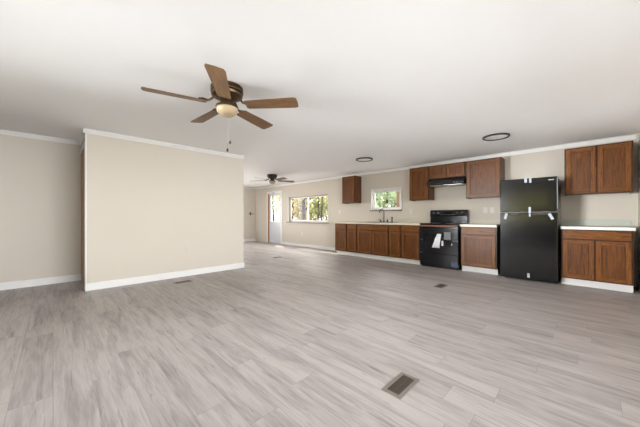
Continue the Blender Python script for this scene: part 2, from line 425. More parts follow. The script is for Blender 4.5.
# ------------------------------------------------------------------ windows and the glass door
def window(name, axis, p, outd, a0, a1, z0, z1, sill=True, mull=True, fm='sash', mull_at=0.5, casing=False):
    """p: the wall's inner face; outd: +1/-1 to the outside along axis"""
    r = sroot(name, (p, (a0 + a1) / 2, z0) if axis == 'X' else ((a0 + a1) / 2, p, z0))
    def bx(mb, p0, p1, b0, b1, c0, c1, m):
        q0, q1 = p + outd * p0, p + outd * p1
        return mb.box(q0, q1, b0, b1, c0, c1, m) if axis == 'X' else mb.box(b0, b1, q0, q1, c0, c1, m)
    fw = 0.035
    f = MB()
    bx(f, 0.05, 0.11, a0, a0 + fw, z0, z1, fm); bx(f, 0.05, 0.11, a1 - fw, a1, z0, z1, fm)
    bx(f, 0.05, 0.11, a0 + fw, a1 - fw, z0, z0 + fw, fm); bx(f, 0.05, 0.11, a0 + fw, a1 - fw, z1 - fw, z1, fm)
    f.build('window_frame', r, bevel=0.003)
    if fm == 'sash': f.mats = [M['frame']]; fo_ = [o_ for o_ in r.children][0]; fo_.data.materials[0] = M['frame']
    sw = 0.03
    halves = [(a0 + fw, a0 + fw + (a1 - a0 - 2 * fw) * mull_at + sw / 2, 0.062), (a0 + fw + (a1 - a0 - 2 * fw) * mull_at - sw / 2, a1 - fw, 0.086)] if mull else [(a0 + fw, a1 - fw, 0.07)]
    for b0, b1, q in halves:
        s = MB()
        bx(s, q, q + 0.022, b0, b0 + sw, z0 + fw, z1 - fw, fm); bx(s, q, q + 0.022, b1 - sw, b1, z0 + fw, z1 - fw, fm)
        bx(s, q, q + 0.022, b0 + sw, b1 - sw, z0 + fw, z0 + fw + sw, fm); bx(s, q, q + 0.022, b0 + sw, b1 - sw, z1 - fw - sw, z1 - fw, fm)
        so = s.build('sash', r, bevel=0.002)
        g = MB(); bx(g, q + 0.009, q + 0.013, b0 + sw, b1 - sw, z0 + fw + sw, z1 - fw - sw, 'glass'); g.build('pane', so)
    if sill:
        s = MB(); bx(s, -0.05, 0.05, a0 - 0.04, a1 + 0.04, z0 - 0.034, z0 + 0.001, 'sill'); s.build('window_sill', r, bevel=0.004)
    if casing:
        c = MB(); w = 0.03
        bx(c, -0.01, 0.0, a0 - w, a0, z0, z1 + w, 'trim'); bx(c, -0.01, 0.0, a1, a1 + w, z0, z1 + w, 'trim'); bx(c, -0.01, 0.0, a0, a1, z1, z1 + w, 'trim')
        c.build('window_casing', r, bevel=0.002)
    return r
window('window_1', 'X', XK, 1, *W1)
window('window_2', 'X', XK, 1, *W2, mull=False, fm='trim', casing=True)
window('window_3', 'Y', YR, -1, *W3)
window('window_4', 'X', XB, -1, *W4)
window('added_window_7', 'Y', YE, 1, *W7)
window('added_window_6', 'X', XB, -1, *W6)
window('added_window_5', 'Y', YR, -1, *W5)

d1 = sroot('door_1', (XK, DR[0], 0))
fr = MB(); j = 0.03
fr.box(XK - 0.012, XK + T, DR[0], DR[0] + j, 0, DR[3], 'trim')
fr.box(XK - 0.012, XK + T, DR[0] + j, DR[1] - j, DR[3] - j, DR[3], 'trim'); fr.build('door_frame', d1, bevel=0.003)
jb = MB(); jb.box(XK - 0.012, XK + T, DR[1] - j - 0.02, DR[1], 0, DR[3], 'bare_wood'); jb.build('jamb', d1, bevel=0.003, label='bare brown wooden jamb')
cs = MB()
cs.box(XK - 0.014, XK, DR[1], DR[1] + 0.065, 0, DR[3] + 0.06, 'trim'); cs.box(XK - 0.014, XK, DR[0] - 0.065, DR[0], 0, DR[3] + 0.06, 'trim')
cs.box(XK - 0.014, XK, DR[0], DR[1], DR[3], DR[3] + 0.06, 'trim'); cs.build('door_casing', d1, bevel=0.003)
x0, x1 = XK + 0.03, XK + 0.072
y0, y1 = DR[0] + j + 0.003, DR[1] - j - 0.023
g0, g1, gz0, gz1 = 8.455, 9.05, 0.86, 1.90
lf = MB()
lf.box(x0, x1, y0, g0, 0.012, DR[3] - j - 0.004, 'door_white'); lf.box(x0, x1, g1, y1, 0.012, DR[3] - j - 0.004, 'door_white')
lf.box(x0, x1, g0, g1, 0.012, gz0, 'door_white'); lf.box(x0, x1, g0, g1, gz1, DR[3] - j - 0.004, 'door_white')
leaf = lf.build('door_leaf', d1)
for q in (0, 1):
    pn = MB(); a = y0 + 0.12 + q * 0.31
    pn.box(x0 - 0.006, x0, a, a + 0.25, 0.16, 0.74, 'door_white'); pn.build('raised_panel', leaf, bevel=0.004)
mu = MB(); gw = 0.03
mu.box(x0 - 0.01, x0, g0 - gw, g0, gz0 - gw, gz1 + gw, 'door_white'); mu.box(x0 - 0.01, x0, g1, g1 + gw, gz0 - gw, gz1 + gw, 'door_white')
mu.box(x0 - 0.01, x0, g0, g1, gz0 - gw, gz0, 'door_white'); mu.box(x0 - 0.01, x0, g0, g1, gz1, gz1 + gw, 'door_white')
for k in (1, 2): zc = gz0 + (gz1 - gz0) * k / 3; mu.box(x0 + 0.004, x0 + 0.018, g0, g1, zc - 0.009, zc + 0.009, 'door_white')
yc = (g0 + g1) / 2; mu.box(x0 + 0.004, x0 + 0.018, yc - 0.008, yc + 0.008, gz0, gz1, 'door_white')
mu.build('muntin_grid', leaf)
MB().box(x0 + 0.022, x0 + 0.027, g0, g1, gz0, gz1, 'glass').build('pane', leaf)
kn = MB(); kn.lathe([(0.028, 0), (0.028, -0.008), (0.012, -0.014), (0.012, -0.035), (0.027, -0.045), (0.027, -0.062), (0.0, -0.070)], (x0, y0 + 0.055, 0.93), 'steel', 20, 'X'); kn.build('door_knob', d1)
MB().box(XK - 0.01, XK + T, DR[0] + j, DR[1] - j, 0.0, 0.011, 'steel').build('threshold', d1)

# ------------------------------------------------------------------ cabinets
XB_F = 5.63      # face of the base cabinets
XU_F = 5.911     # face of the wall cabinets
DT = 0.019

def panel_door(parent, xf, y0, y1, z0, z1, rail=0.055):
    """frame-and-panel door whose back lies on the plane x = xf"""
    x0 = xf - DT; r = min(rail, (y1 - y0) * 0.26)
    mb = MB()
    mb.box(x0, xf, y0, y0 + r, z0, z1, 'oak_v'); mb.box(x0, xf, y1 - r, y1, z0, z1, 'oak_v')
    mb.box(x0, xf, y0 + r, y1 - r, z0, z0 + r, 'oak_h'); mb.box(x0, xf, y0 + r, y1 - r, z1 - r, z1, 'oak_h')
    d = mb.build('door', parent, bevel=0.0025)
    pn = MB(); g = 0.006
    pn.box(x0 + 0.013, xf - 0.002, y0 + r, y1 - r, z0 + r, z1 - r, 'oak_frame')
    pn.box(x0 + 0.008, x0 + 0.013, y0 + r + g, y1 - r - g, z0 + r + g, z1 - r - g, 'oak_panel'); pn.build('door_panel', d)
    return d

def base_cabinet(y0, y1, label, doors, drawers, sides=(False, False)):
    """doors / drawers: lists of (y0, y1)"""
    c = thing('base_cabinet', ((XB_F + XK) / 2, (y0 + y1) / 2, 0), label, 'cabinet', 'kitchen base cabinets')
    z0, z1 = 0.108, 0.868; th = 0.016
    b = MB()
    b.box(XB_F + 0.018, XK - 0.004, y0 + 0.001, y0 + th, 0.0 if False else z0, z1, 'oak_side'); b.box(XB_F + 0.018, XK - 0.004, y1 - th, y1 - 0.001, z0, z1, 'oak_side')
    b.box(XB_F + 0.018, XK - 0.004, y0 + th, y1 - th, z0, z0 + th, 'oak_side'); b.box(XK - 0.012, XK - 0.004, y0 + th, y1 - th, z0 + th, z1, 'oak_side')
    b.box(XB_F + 0.09, XK - 0.004, y0 + 0.001, y0 + th, 0, z0, 'oak_side'); b.box(XB_F + 0.09, XK - 0.004, y1 - th, y1 - 0.001, 0, z0, 'oak_side')
    b.build('carcass', c)
    f = MB(); s = 0.038
    f.box(XB_F, XB_F + 0.018, y0 + 0.001, y0 + s, z0, z1, 'oak_frame'); f.box(XB_F, XB_F + 0.018, y1 - s, y1 - 0.001, z0, z1, 'oak_frame')
    for a, bb in ((z0, z0 + s), (0.69, 0.728), (z1 - 0.03, z1)): f.box(XB_F, XB_F + 0.018, y0 + s, y1 - s, a, bb, 'oak_frame')
    if len(doors) == 2:
        m = (doors[0][1] + doors[1][0]) / 2; f.box(XB_F, XB_F + 0.018, m - 0.02, m + 0.02, z0 + s, 0.69, 'oak_frame')
    f.build('face_frame', c, bevel=0.0015)
    for a, bb in drawers: MB().box(XB_F - DT, XB_F - 0.0005, a, bb, 0.722, 0.848, 'oak_h').build('drawer', c, bevel=0.005)
    for a, bb in doors: panel_door(c, XB_F - 0.0005, a, bb, 0.128, 0.703)
    MB().box(XB_F + 0.07, XB_F + 0.085, y0 + 0.0005, y1 - 0.0005, 0.0, 0.106, 'kick').build('toe_kick', c, label='white toe kick board')
    return c

e = 0.022
base_cabinet(4.596, 5.03, 'brown oak base cabinet at the end of the long run, nearest the large window', [(4.596 + e, 5.03 - e)], [(4.596 + e, 5.03 - e)])
base_cabinet(4.258, 4.595, 'narrow brown base cabinet just left of the double-door sink cabinet', [(4.258 + e, 4.595 - e)], [(4.258 + e, 4.595 - e)])
base_cabinet(3.319, 4.257, 'wide double-door brown sink cabinet under the faucet', [(3.319 + e, 3.788 - 0.012), (3.788 + 0.012, 4.257 - e)], [(3.319 + e, 4.257 - e)])
base_cabinet(3.008, 3.318, 'narrow brown base cabinet just right of the double-door sink cabinet', [(3.008 + e, 3.318 - e)], [(3.008 + e, 3.318 - e)])
base_cabinet(2.552, 3.007, 'brown oak base cabinet touching the left side of the black range', [(2.552 + e, 3.007 - e)], [(2.552 + e, 3.007 - e)])
base_cabinet(1.142, 1.742, 'brown single-door base cabinet between the black range and the refrigerator', [(1.142 + e, 1.742 - e)], [(1.142 + e, 1.742 - e)])
base_cabinet(-0.455, 0.288, 'brown double-door base cabinet standing right of the refrigerator', [(-0.455 + e, -0.0835 - 0.01), (-0.0835 + 0.01, 0.288 - e)], [(-0.455 + e, 0.288 - e)])

def wall_cabinet(y0, y1, z0, z1, label, doors):
    c = thing('wall_cabinet', ((XU_F + XK) / 2, (y0 + y1) / 2, z0), label, 'cabinet', 'kitchen wall cabinets')
    b = MB(); th = 0.014
    b.box(XU_F + 0.018, XK - 0.002, y0 + 0.0005, y0 + th, z0, z1, 'oak_side'); b.box(XU_F + 0.018, XK - 0.002, y1 - th, y1 - 0.0005, z0, z1, 'oak_side')
    b.box(XU_F + 0.018, XK - 0.002, y0 + th, y1 - th, z0 + 0.012, z0 + 0.012 + th, 'oak_side'); b.box(XU_F + 0.018, XK - 0.002, y0 + th, y1 - th, z1 - th, z1, 'oak_side')
    b.box(XK - 0.010, XK - 0.002, y0 + th, y1 - th, z0 + 0.026, z1 - th, 'oak_side')
    b.build('carcass', c)
    f = MB(); s = 0.038
    f.box(XU_F, XU_F + 0.018, y0 + 0.0005, y0 + s, z0, z1, 'oak_frame'); f.box(XU_F, XU_F + 0.018, y1 - s, y1 - 0.0005, z0, z1, 'oak_frame')
    f.box(XU_F, XU_F + 0.018, y0 + s, y1 - s, z0, z0 + s, 'oak_frame'); f.box(XU_F, XU_F + 0.018, y0 + s, y1 - s, z1 - s, z1, 'oak_frame')
    if len(doors) == 2:
        m = (doors[0][1] + doors[1][0]) / 2; f.box(XU_F, XU_F + 0.018, m - 0.02, m + 0.02, z0 + s, z1 - s, 'oak_frame')
    f.build('face_frame', c, bevel=0.0015)
    for a, bb in doors: panel_door(c, XU_F - 0.0005, a, bb, z0 + 0.02, z1 - 0.02)
    return c
UZ0, UZ1 = 1.425, 2.178
wall_cabinet(4.545, 5.005, 1.435, 2.195, 'lone single-door brown wall cabinet between the two windows', [(4.545 + e, 5.005 - e)])
wall_cabinet(2.487, 2.945, UZ0 + 0.01, UZ1 + 0.004, 'single-door brown wall cabinet left of the range hood', [(2.487 + e, 2.945 - e)])
wall_cabinet(1.733, 2.486, 1.880, UZ1, 'short double-door brown wall cabinet above the range hood', [(1.733 + e, 2.1095 - 0.01), (2.1095 + 0.01, 2.486 - e)])
wall_cabinet(1.130, 1.732, UZ0, UZ1 - 0.002, 'tall single-door brown wall cabinet between the range hood and the refrigerator', [(1.130 + e, 1.732 - e)])
wall_cabinet(-0.475, 0.262, 1.412, 2.160, 'double-door brown wall cabinet hung right of the refrigerator', [(-0.475 + e, -0.1065 - 0.01), (-0.1065 + 0.01, 0.262 - e)])

# ------------------------------------------------------------------ counters
def countertop(y0, y1, label, hole=None, edge='counter_band', splash='splash'):
    c = thing('countertop', ((5.6 + XK) / 2, (y0 + y1) / 2, 0.87), label, 'countertop', 'kitchen countertops')
    xa, xb = 5.606, XK - 0.001; z0, z1 = 0.870, 0.910
    b = MB()
    if hole:
        hx0, hx1, hy0, hy1 = hole
        b.box(xa, hx0, y0, y1, z0, z1, 'counter'); b.box(hx1, xb, y0, y1, z0, z1, 'counter')
        b.box(hx0, hx1, y0, hy0, z0, z1, 'counter'); b.box(hx0, hx1, hy1, y1, z0, z1, 'counter')
    else: b.box(xa, xb, y0, y1, z0, z1, 'counter')
    b.build('worktop', c)
    MB().box(xa - 0.008, xa, y0, y1, z0 - 0.004, z1, edge).build('edge_band', c, bevel=0.003, label='pale front edge band')
    MB().box(XK - 0.020, XK - 0.001, y0, y1, z1, z1 + 0.098, splash).build('backsplash', c, bevel=0.003)
    return c
countertop(2.548, 5.045, 'long cream laminate countertop holding the sink', (5.70, 6.10, 3.40, 4.17))
countertop(1.138, 1.748, 'short cream laminate countertop between the range and the refrigerator')
countertop(-0.47, 0.292, 'cream laminate countertop right of the refrigerator with white edge', edge='counter_edge', splash='green_splash')

# sink and faucet
sk = thing('kitchen_sink', (5.90, 3.785, 0.91), 'dark steel drop-in kitchen sink set in the long countertop', 'sink')
r = MB()
X0, X1, Y0, Y1 = 5.665, 6.135, 3.365, 4.205
r.box(X0, 5.715, Y0, Y1, 0.910, 0.918, 'sink'); r.box(6.03, X1, Y0, Y1, 0.910, 0.918, 'sink')
r.box(5.715, 6.03, Y0, 3.415, 0.910, 0.918, 'sink'); r.box(5.715, 6.03, 4.155, Y1, 0.910, 0.918, 'sink'); r.box(5.715, 6.03, 3.765, 3.805, 0.905, 0.916, 'sink')
r.build('rim', sk, bevel=0.003)
for a, bb in ((3.415, 3.765), (3.805, 4.155)):
    q = MB(); t = 0.006
    q.box(5.715, 6.03, a, bb, 0.735, 0.741, 'sink'); q.box(5.709, 5.715, a, bb, 0.735, 0.912, 'sink'); q.box(6.03, 6.036, a, bb, 0.735, 0.912, 'sink')
    q.box(5.715, 6.03, a - t, a, 0.735, 0.905, 'sink'); q.box(5.715, 6.03, bb, bb + t, 0.735, 0.905, 'sink')
    bo = q.build('basin', sk)
    dr = MB(); dr.lathe([(0.045, 0), (0.045, 0.003), (0.03, 0.004), (0.0, 0.002)], (5.87, (a + bb) / 2, 0.741), 'steel', 24); dr.build('drain', bo)
fa = thing('faucet', (6.085, 3.735, 0.918), 'dark high-arc kitchen faucet with two handles and a side sprayer behind the sink', 'faucet')
p = MB(); p.box(6.06, 6.112, 3.61, 3.86, 0.918, 0.930, 'dark_metal'); p.build('deck_plate', fa, bevel=0.008)
s = MB(); pts = [(6.085, 3.735, 0.93), (6.085, 3.735, 1.02), (6.085, 3.735, 1.17)]
for k in range(1, 9):
    a = PI * k / 8 * 0.93; pts.append((6.085 - 0.10 * (1 - math.cos(a)), 3.735, 1.17 + 0.085 * math.sin(a)))
pts.append((5.883, 3.735, 1.16))
s.tube(pts, [0.017, 0.015] + [0.013] * (len(pts) - 2), 'dark_metal', 14); s.build('spout', fa)
for yy in (3.635, 3.835):
    h = MB(); h.lathe([(0.022, 0), (0.022, 0.02), (0.015, 0.035), (0.015, 0.05), (0.0, 0.056)], (6.085, yy, 0.93), 'dark_metal', 18)
    h.tube([(6.085, yy, 0.972), (6.06, yy + (0.02 if yy > 3.7 else -0.02), 0.985), (6.03, yy + (0.04 if yy > 3.7 else -0.04), 0.992)], [0.008, 0.007, 0.006], 'dark_metal'); h.build('handle', fa)
sp = MB(); sp.lathe([(0.022, 0), (0.022, 0.012), (0.014, 0.02), (0.013, 0.07), (0.019, 0.09), (0.020, 0.12), (0.012, 0.135), (0.0, 0.137)], (6.085, 3.50, 0.918), 'dark_metal', 18); sp.build('side_sprayer', fa)

# ------------------------------------------------------------------ range, hood
ry0, ry1 = 1.772, 2.542
rg = thing('range', (5.88, (ry0 + ry1) / 2, 0), 'black free-standing electric range with a tall back control panel', 'stove')
MB().box(5.60, XK - 0.02, ry0, ry1, 0.02, 0.895, 'black').build('body', rg, bevel=0.004)
MB().box(5.585, 6.13, ry0, ry1, 0.896, 0.918, 'black_glass').build('cooktop', rg, bevel=0.004)
for bx_, by_, br_ in ((5.74, ry0 + 0.20, 0.10), (5.74, ry1 - 0.20, 0.08), (5.98, ry0 + 0.20, 0.08), (5.98, ry1 - 0.20, 0.10)):
    q = MB(); q.lathe([(br_ - 0.004, 0.0), (br_ - 0.004, 0.0012), (br_, 0.0012), (br_, 0.0)], (bx_, by_, 0.9181), 'grey_card', 36); q.build('burner_ring', rg)
od = MB(); od.box(5.566, 5.599, ry0 + 0.004, ry1 - 0.004, 0.305, 0.80, 'black'); odo = od.build('oven_door', rg, bevel=0.006)
MB().box(5.563, 5.567, ry0 + 0.12, ry1 - 0.12, 0.42, 0.70, 'black_glass').build('door_window', odo)
MB().box(5.570, 5.599, ry0 + 0.004, ry1 - 0.004, 0.806, 0.892, 'black').build('front_panel', rg, bevel=0.004)
hd = MB(); hd.tube([(5.535, ry0 + 0.02, 0.868), (5.535, ry1 - 0.02, 0.868)], 0.016, 'film', 14)
for yy in (ry0 + 0.05, ry1 - 0.05): hd.tube([(5.535, yy, 0.868), (5.572, yy, 0.862)], 0.010, 'black')
hd.build('oven_handle', rg, label='long oven handle in copper-tinted film')
MB().box(5.570, 5.599, ry0 + 0.004, ry1 - 0.004, 0.055, 0.292, 'black').build('storage_drawer', rg, bevel=0.006)
MB().box(5.64, 6.15, ry0 + 0.02, ry1 - 0.02, 0.0, 0.02, 'black').build('plinth', rg)
bg = MB(); bg.prism([(6.125, 0.918), (6.195, 0.918), (6.195, 1.205), (6.150, 1.205), (6.118, 1.185), (6.105, 1.09), (6.120, 1.07)], 'Y', ry0, ry1, 'black')
bgo = bg.build('control_panel', rg, bevel=0.006)
for yy in (ry0 + 0.085, ry0 + 0.185, ry1 - 0.185, ry1 - 0.085):
    q = MB(); q.lathe([(0.026, 0), (0.026, -0.006), (0.020, -0.010), (0.018, -0.028), (0.0, -0.030)], (6.114, yy, 1.135), 'black', 20, 'X')
    q.box(6.084, 6.094, yy - 0.003, yy + 0.003, 1.135, 1.153, 'plate'); q.build('knob', bgo)
ym = (ry0 + ry1) / 2
q = MB(); q.box(6.104, 6.112, ym - 0.10, ym + 0.10, 1.112, 1.165, 'black_glass'); q.build('clock_display', bgo)
q = MB()
for k in range(6):
    q = MB(); q.box(6.106, 6.112, ym - 0.135 + k * 0.05, ym - 0.115 + k * 0.05, 1.098, 1.106, 'grey_card'); q.build('button', bgo)
# leftovers of the delivery: tape and stickers on the range
for yy, zz, w_, h_ in ((ry1 - 0.035, 0.575, 0.06, 0.028), (ry0 + 0.05, 0.575, 0.10, 0.028), (ry1 - 0.035, 0.298, 0.06, 0.03)):
    MB().box(5.5635, 5.5655, yy - w_ / 2, yy + w_ / 2, zz - h_ / 2, zz + h_ / 2, 'blue_tape').build('tape_strip', rg, label='dark blue packing tape')
MB().box(5.5675, 5.5695, ry0 + 0.006, ry0 + 0.13, 0.06, 0.15, 'blue_tape').build('tape_strip', rg, label='dark blue film flap at the lower corner')
q = MB(); q.lathe([(0.034, 0), (0.034, -0.001), (0.0, -0.0012)], (5.5655, 1.912, 0.507), 'cream_sticker', 28, 'X'); q.build('round_sticker', odo, label='round cream sticker')
# papers hanging on the oven door
pp = MB()
fx = [5.5605, 5.548, 5.541]
rows = [(2.168, 2.085, 0.705, 5.5590), (2.205, 2.098, 0.610, 5.552), (2.238, 2.108, 0.510, 5.541), (2.264, 2.112, 0.422, 5.536)]
vs_ = []; fs = []
for a, bb, z, x in rows:
    m_ = (a + bb) / 2
    vs_ += [(x, a, z), (x - 0.012, m_, z + 0.004), (x, bb, z - 0.002)]
for k in range(3):
    for c in range(2): fs.append((k * 3 + c, k * 3 + c + 1, (k + 1) * 3 + c + 1, (k + 1) * 3 + c))
pp.add(vs_, fs, 'paper', True)
po = pp.build('instruction_leaflet', at=(5.559, 2.12, 0.70)); so = po.modifiers.new('thick', 'SOLIDIFY'); so.thickness = 0.0012; so.offset = 1
tag(po, 'white paper leaflet taped by its top to the black oven door', 'leaflet')
MB_ = MB(); MB_.box(5.5605, 5.5625, 1.905, 2.035, 0.598, 0.748, 'grey_card')
tag(MB_.build('notice_card', at=(5.5605, 1.97, 0.598)), 'dark grey square card stuck on the oven door beside the white leaflet', 'card')
MB_ = MB(); MB_.prism([(2.048, 0.468), (2.083, 0.470), (2.086, 0.552), (2.072, 0.572), (2.058, 0.572), (2.046, 0.552)], 'X', 5.5585, 5.5605, 'paper')
tag(MB_.build('hang_tag', at=(5.56, 2.066, 0.57)), 'small pale tag on the oven door right of the leaflet', 'tag')

hy0, hy1 = 1.736, 2.484
rh = thing('range_hood', (6.0, (hy0 + hy1) / 2, 1.735), 'black under-cabinet range hood hung above the range', 'range hood')
q = MB(); q.prism([(XK - 0.002, 1.728), (XK - 0.002, 1.878), (5.895, 1.878), (5.82, 1.800), (5.795, 1.795), (5.795, 1.728)], 'Y', hy0, hy1, 'black'); q.build('hood_body', rh, bevel=0.004)
q = MB(); q.box(5.83, 6.10, hy0 + 0.06, hy0 + 0.40, 1.721, 1.728, 'steel'); q.build('grease_filter', rh, label='steel grease filter underneath')
q = MB(); q.box(5.83, 5.98, hy1 - 0.26, hy1 - 0.06, 1.720, 1.728, 'bowl'); q.build('lamp_lens', rh)
for k in range(2):
    q = MB(); q.box(5.791, 5.795, hy0 + 0.12 + k * 0.06, hy0 + 0.145 + k * 0.06, 1.760, 1.772, 'grey_card'); q.build('switch', rh)

# ------------------------------------------------------------------ refrigerator
fy0, fy1 = 0.318, 1.070
fg = thing('refrigerator', (5.83, (fy0 + fy1) / 2, 0), 'tall black top-freezer refrigerator with tape strips on its doors', 'refrigerator')
MB().box(5.565, 6.18, fy0, fy1, 0.035, 1.685, 'fridge').build('cabinet_body', fg, bevel=0.006)
MB().box(5.505, 5.560, fy0, fy1, 1.142, 1.688, 'fridge').build('freezer_door', fg, bevel=0.010)
MB().box(5.505, 5.560, fy0, fy1, 0.055, 1.126, 'fridge').build('lower_door', fg, bevel=0.010)
MB().box(5.516, 5.562, fy0 + 0.004, fy1 - 0.004, 1.130, 1.138, 'vent').build('gap_trim', fg, label='thin light strip between the doors')
for a, bb in ((0.405, 0.635), (0.81, 0.93)):
    MB().box(5.499, 5.506, a, bb, 1.092, 1.116, 'slot').build('handle_recess', fg, bevel=0.002)
MB().box(5.530, 5.60, fy0 + 0.01, fy1 - 0.01, 0.02, 0.052, 'black').build('toe_grille', fg)
for yy in (fy0 + 0.05, fy1 - 0.05):
    q = MB(); q.lathe([(0.022, 0), (0.022, 0.012), (0.010, 0.014), (0.010, 0.035)], (5.56, yy, 0), 'steel', 16); q.build('foot', fg)
for yy in (fy0 + 0.06, fy1 - 0.06): q = MB(); q.lathe([(0.022, 0), (0.022, 0.035)], (6.12, yy, 0), 'black', 16); q.build('foot', fg)
MB().box(5.5025, 5.5055, 0.365, 0.428, 1.632, 1.644, 'steel').build('badge', fg, label='small silver badge')
for (a, bb, c, d) in ((0.698, 0.732, 1.620, 1.692), (0.640, 0.668, 1.612, 1.692), (0.646, 0.676, 1.118, 1.215), (0.650, 0.672, 1.06, 1.11), (0.662, 0.694, 0.062, 0.130)):
    MB().box(5.5015, 5.5042, a, bb, c, d, 'tape').build('tape_strip', fg, label='pale tape strip')
for (yy, zz, tilt) in ((0.985, 1.066, 0.25), (0.398, 1.062, -0.45)):
    q = MB(); w_, h_ = 0.018, 0.050; pts = []
    for sx in ((-1, -1), (1, -1), (1, 1), (-1, 1)):
        a, bb = sx[0] * w_, sx[1] * h_
        pts.append((yy + a * math.cos(tilt) - bb * math.sin(tilt) * -1 * -1, zz + a * math.sin(tilt) + bb * math.cos(tilt)))
    q.prism(pts, 'X', 5.4955, 5.4985, 'tape'); q.build('paper_label', fg, label='small white label hanging at a handle')

# ------------------------------------------------------------------ ceiling fans
def ceiling_fan(loc, label, base_deg, met='bronze'):
    cx, cy = loc[0], loc[1]
    f = thing('ceiling_fan', loc, label, 'ceiling fan', 'flush-mount ceiling fans')
    q = MB(); q.lathe([(0.125, 0.0), (0.148, -0.004), (0.150, -0.022), (0.138, -0.028), (0.150, -0.036), (0.150, -0.055), (0.138, -0.062), (0.146, -0.070), (0.142, -0.088), (0.105, -0.108), (0.070, -0.116)], (cx, cy, H), met, 48)
    q.build('motor_housing', f)
    q = MB(); q.lathe([(0.068, -0.116), (0.072, -0.124), (0.060, -0.140), (0.064, -0.165), (0.082, -0.178), (0.104, -0.184), (0.106, -0.200), (0.096, -0.204)], (cx, cy, H), met, 40)
    q.build('light_fitter', f)
    q = MB(); q.lathe([(0.098, -0.200), (0.100, -0.210), (0.094, -0.236), (0.078, -0.258), (0.050, -0.274), (0.020, -0.281), (0.0, -0.282)], (cx, cy, H), 'bowl', 40)
    q.build('light_bowl', f, label='cream frosted glass bowl')
    for k in range(5):
        a = math.radians(base_deg + 72 * k); ca, sa = math.cos(a), math.sin(a)
        pitch = math.radians(-12)
        def W(r_, w_, z_):     # radial, tangential, height
            return (cx + r_ * ca - w_ * sa, cy + r_ * sa + w_ * ca, H + z_)
        out = [(0.185, -0.050), (0.20, -0.060), (0.42, -0.069), (0.66, -0.076), (0.688, -0.064), (0.694, 0.0), (0.688, 0.064), (0.66, 0.076), (0.42, 0.069), (0.20, 0.060), (0.185, 0.050)]
        n_ = len(out); b = MB(); vv = []
        # the blade is built in its own frame (grain along local X), then turned into place
        for dz in (0.0, -0.007):
            for r_, w_ in out: vv.append((r_, w_ * math.cos(pitch), w_ * math.sin(pitch) + dz))
        fs = [tuple(range(n_)), tuple(range(2 * n_ - 1, n_ - 1, -1))] + [(i, i + n_, (i + 1) % n_ + n_, (i + 1) % n_) for i in range(n_)]
        b.add([tuple(Vector(p_) + Vector(loc)) for p_ in vv], fs, 'blade')
        bo = b.build('blade', f, bevel=0.002); bo.location = (0, 0, -0.172); bo.rotation_euler = (0, 0, a)
        ir = MB()
        def V(r_, w_, z_): return tuple(Vector((r_, w_, z_)) + Vector(loc))
        ir.tube([V(0.085, 0, 0.068), V(0.12, 0.0, 0.056), V(0.155, 0.006, 0.020), V(0.185, 0.0, 0.006)], [0.013, 0.011, 0.010, 0.010], 'bronze', 10)
        ir.prism([(loc[0] + 0.175, loc[1] - 0.02), (loc[0] + 0.215, loc[1] - 0.038), (loc[0] + 0.255, loc[1] - 0.02), (loc[0] + 0.255, loc[1] + 0.02), (loc[0] + 0.215, loc[1] + 0.038), (loc[0] + 0.175, loc[1] + 0.02)], 'Z', loc[2] + 0.001 + 0.008, loc[2] + 0.014, 'bronze')
        ir.build('blade_iron', bo, bevel=0.0)
    for (dx, dy, zb) in ((0.055, 0.085, -0.56), (0.035, 0.095, -0.635)):
        q = MB(); q.tube([(cx + dx - 0.06, cy + dy - 0.15, H - 0.19), (cx + dx - 0.06, cy + dy - 0.155, H + zb + 0.03)], 0.0015, 'steel', 6); ch = q.build('pull_chain', f)
        q = MB(); q.lathe([(0.0, 0.034), (0.004, 0.033), (0.009, 0.02), (0.010, 0.008), (0.006, 0.0), (0.0, -0.001)], (cx + dx - 0.06, cy + dy - 0.155, H + zb), 'dark_metal', 14); q.build('pull_bob', ch)
    return f
ceiling_fan((1.19, 2.459, H), 'near bronze ceiling fan with five oak blades and a cream light bowl', -51.0)
ceiling_fan((4.63, 6.65, H), 'far dark ceiling fan hung before the glass door and large window', -20, 'dark_metal')

# ------------------------------------------------------------------ ceiling lamps, vents, plates
lm = thing('ceiling_light', (4.87, 1.0, H), 'round black-rimmed flush ceiling light above the refrigerator side of the kitchen', 'ceiling light', 'round flush ceiling lights')
q = MB(); q.lathe([(0.155, 0.0), (0.178, -0.002), (0.182, -0.020), (0.172, -0.026), (0.160, -0.024), (0.158, -0.012)], (4.87, 1.0, H), 'slot', 48); q.build('rim', lm)
q = MB(); q.lathe([(0.158, -0.013), (0.12, -0.020), (0.0, -0.023)], (4.87, 1.0, H), 'diffuser', 48); q.build('diffuser', lm)
dup(lm, (4.78, 3.42, H), 'round black-rimmed flush ceiling light farther off, before the window over the sink')

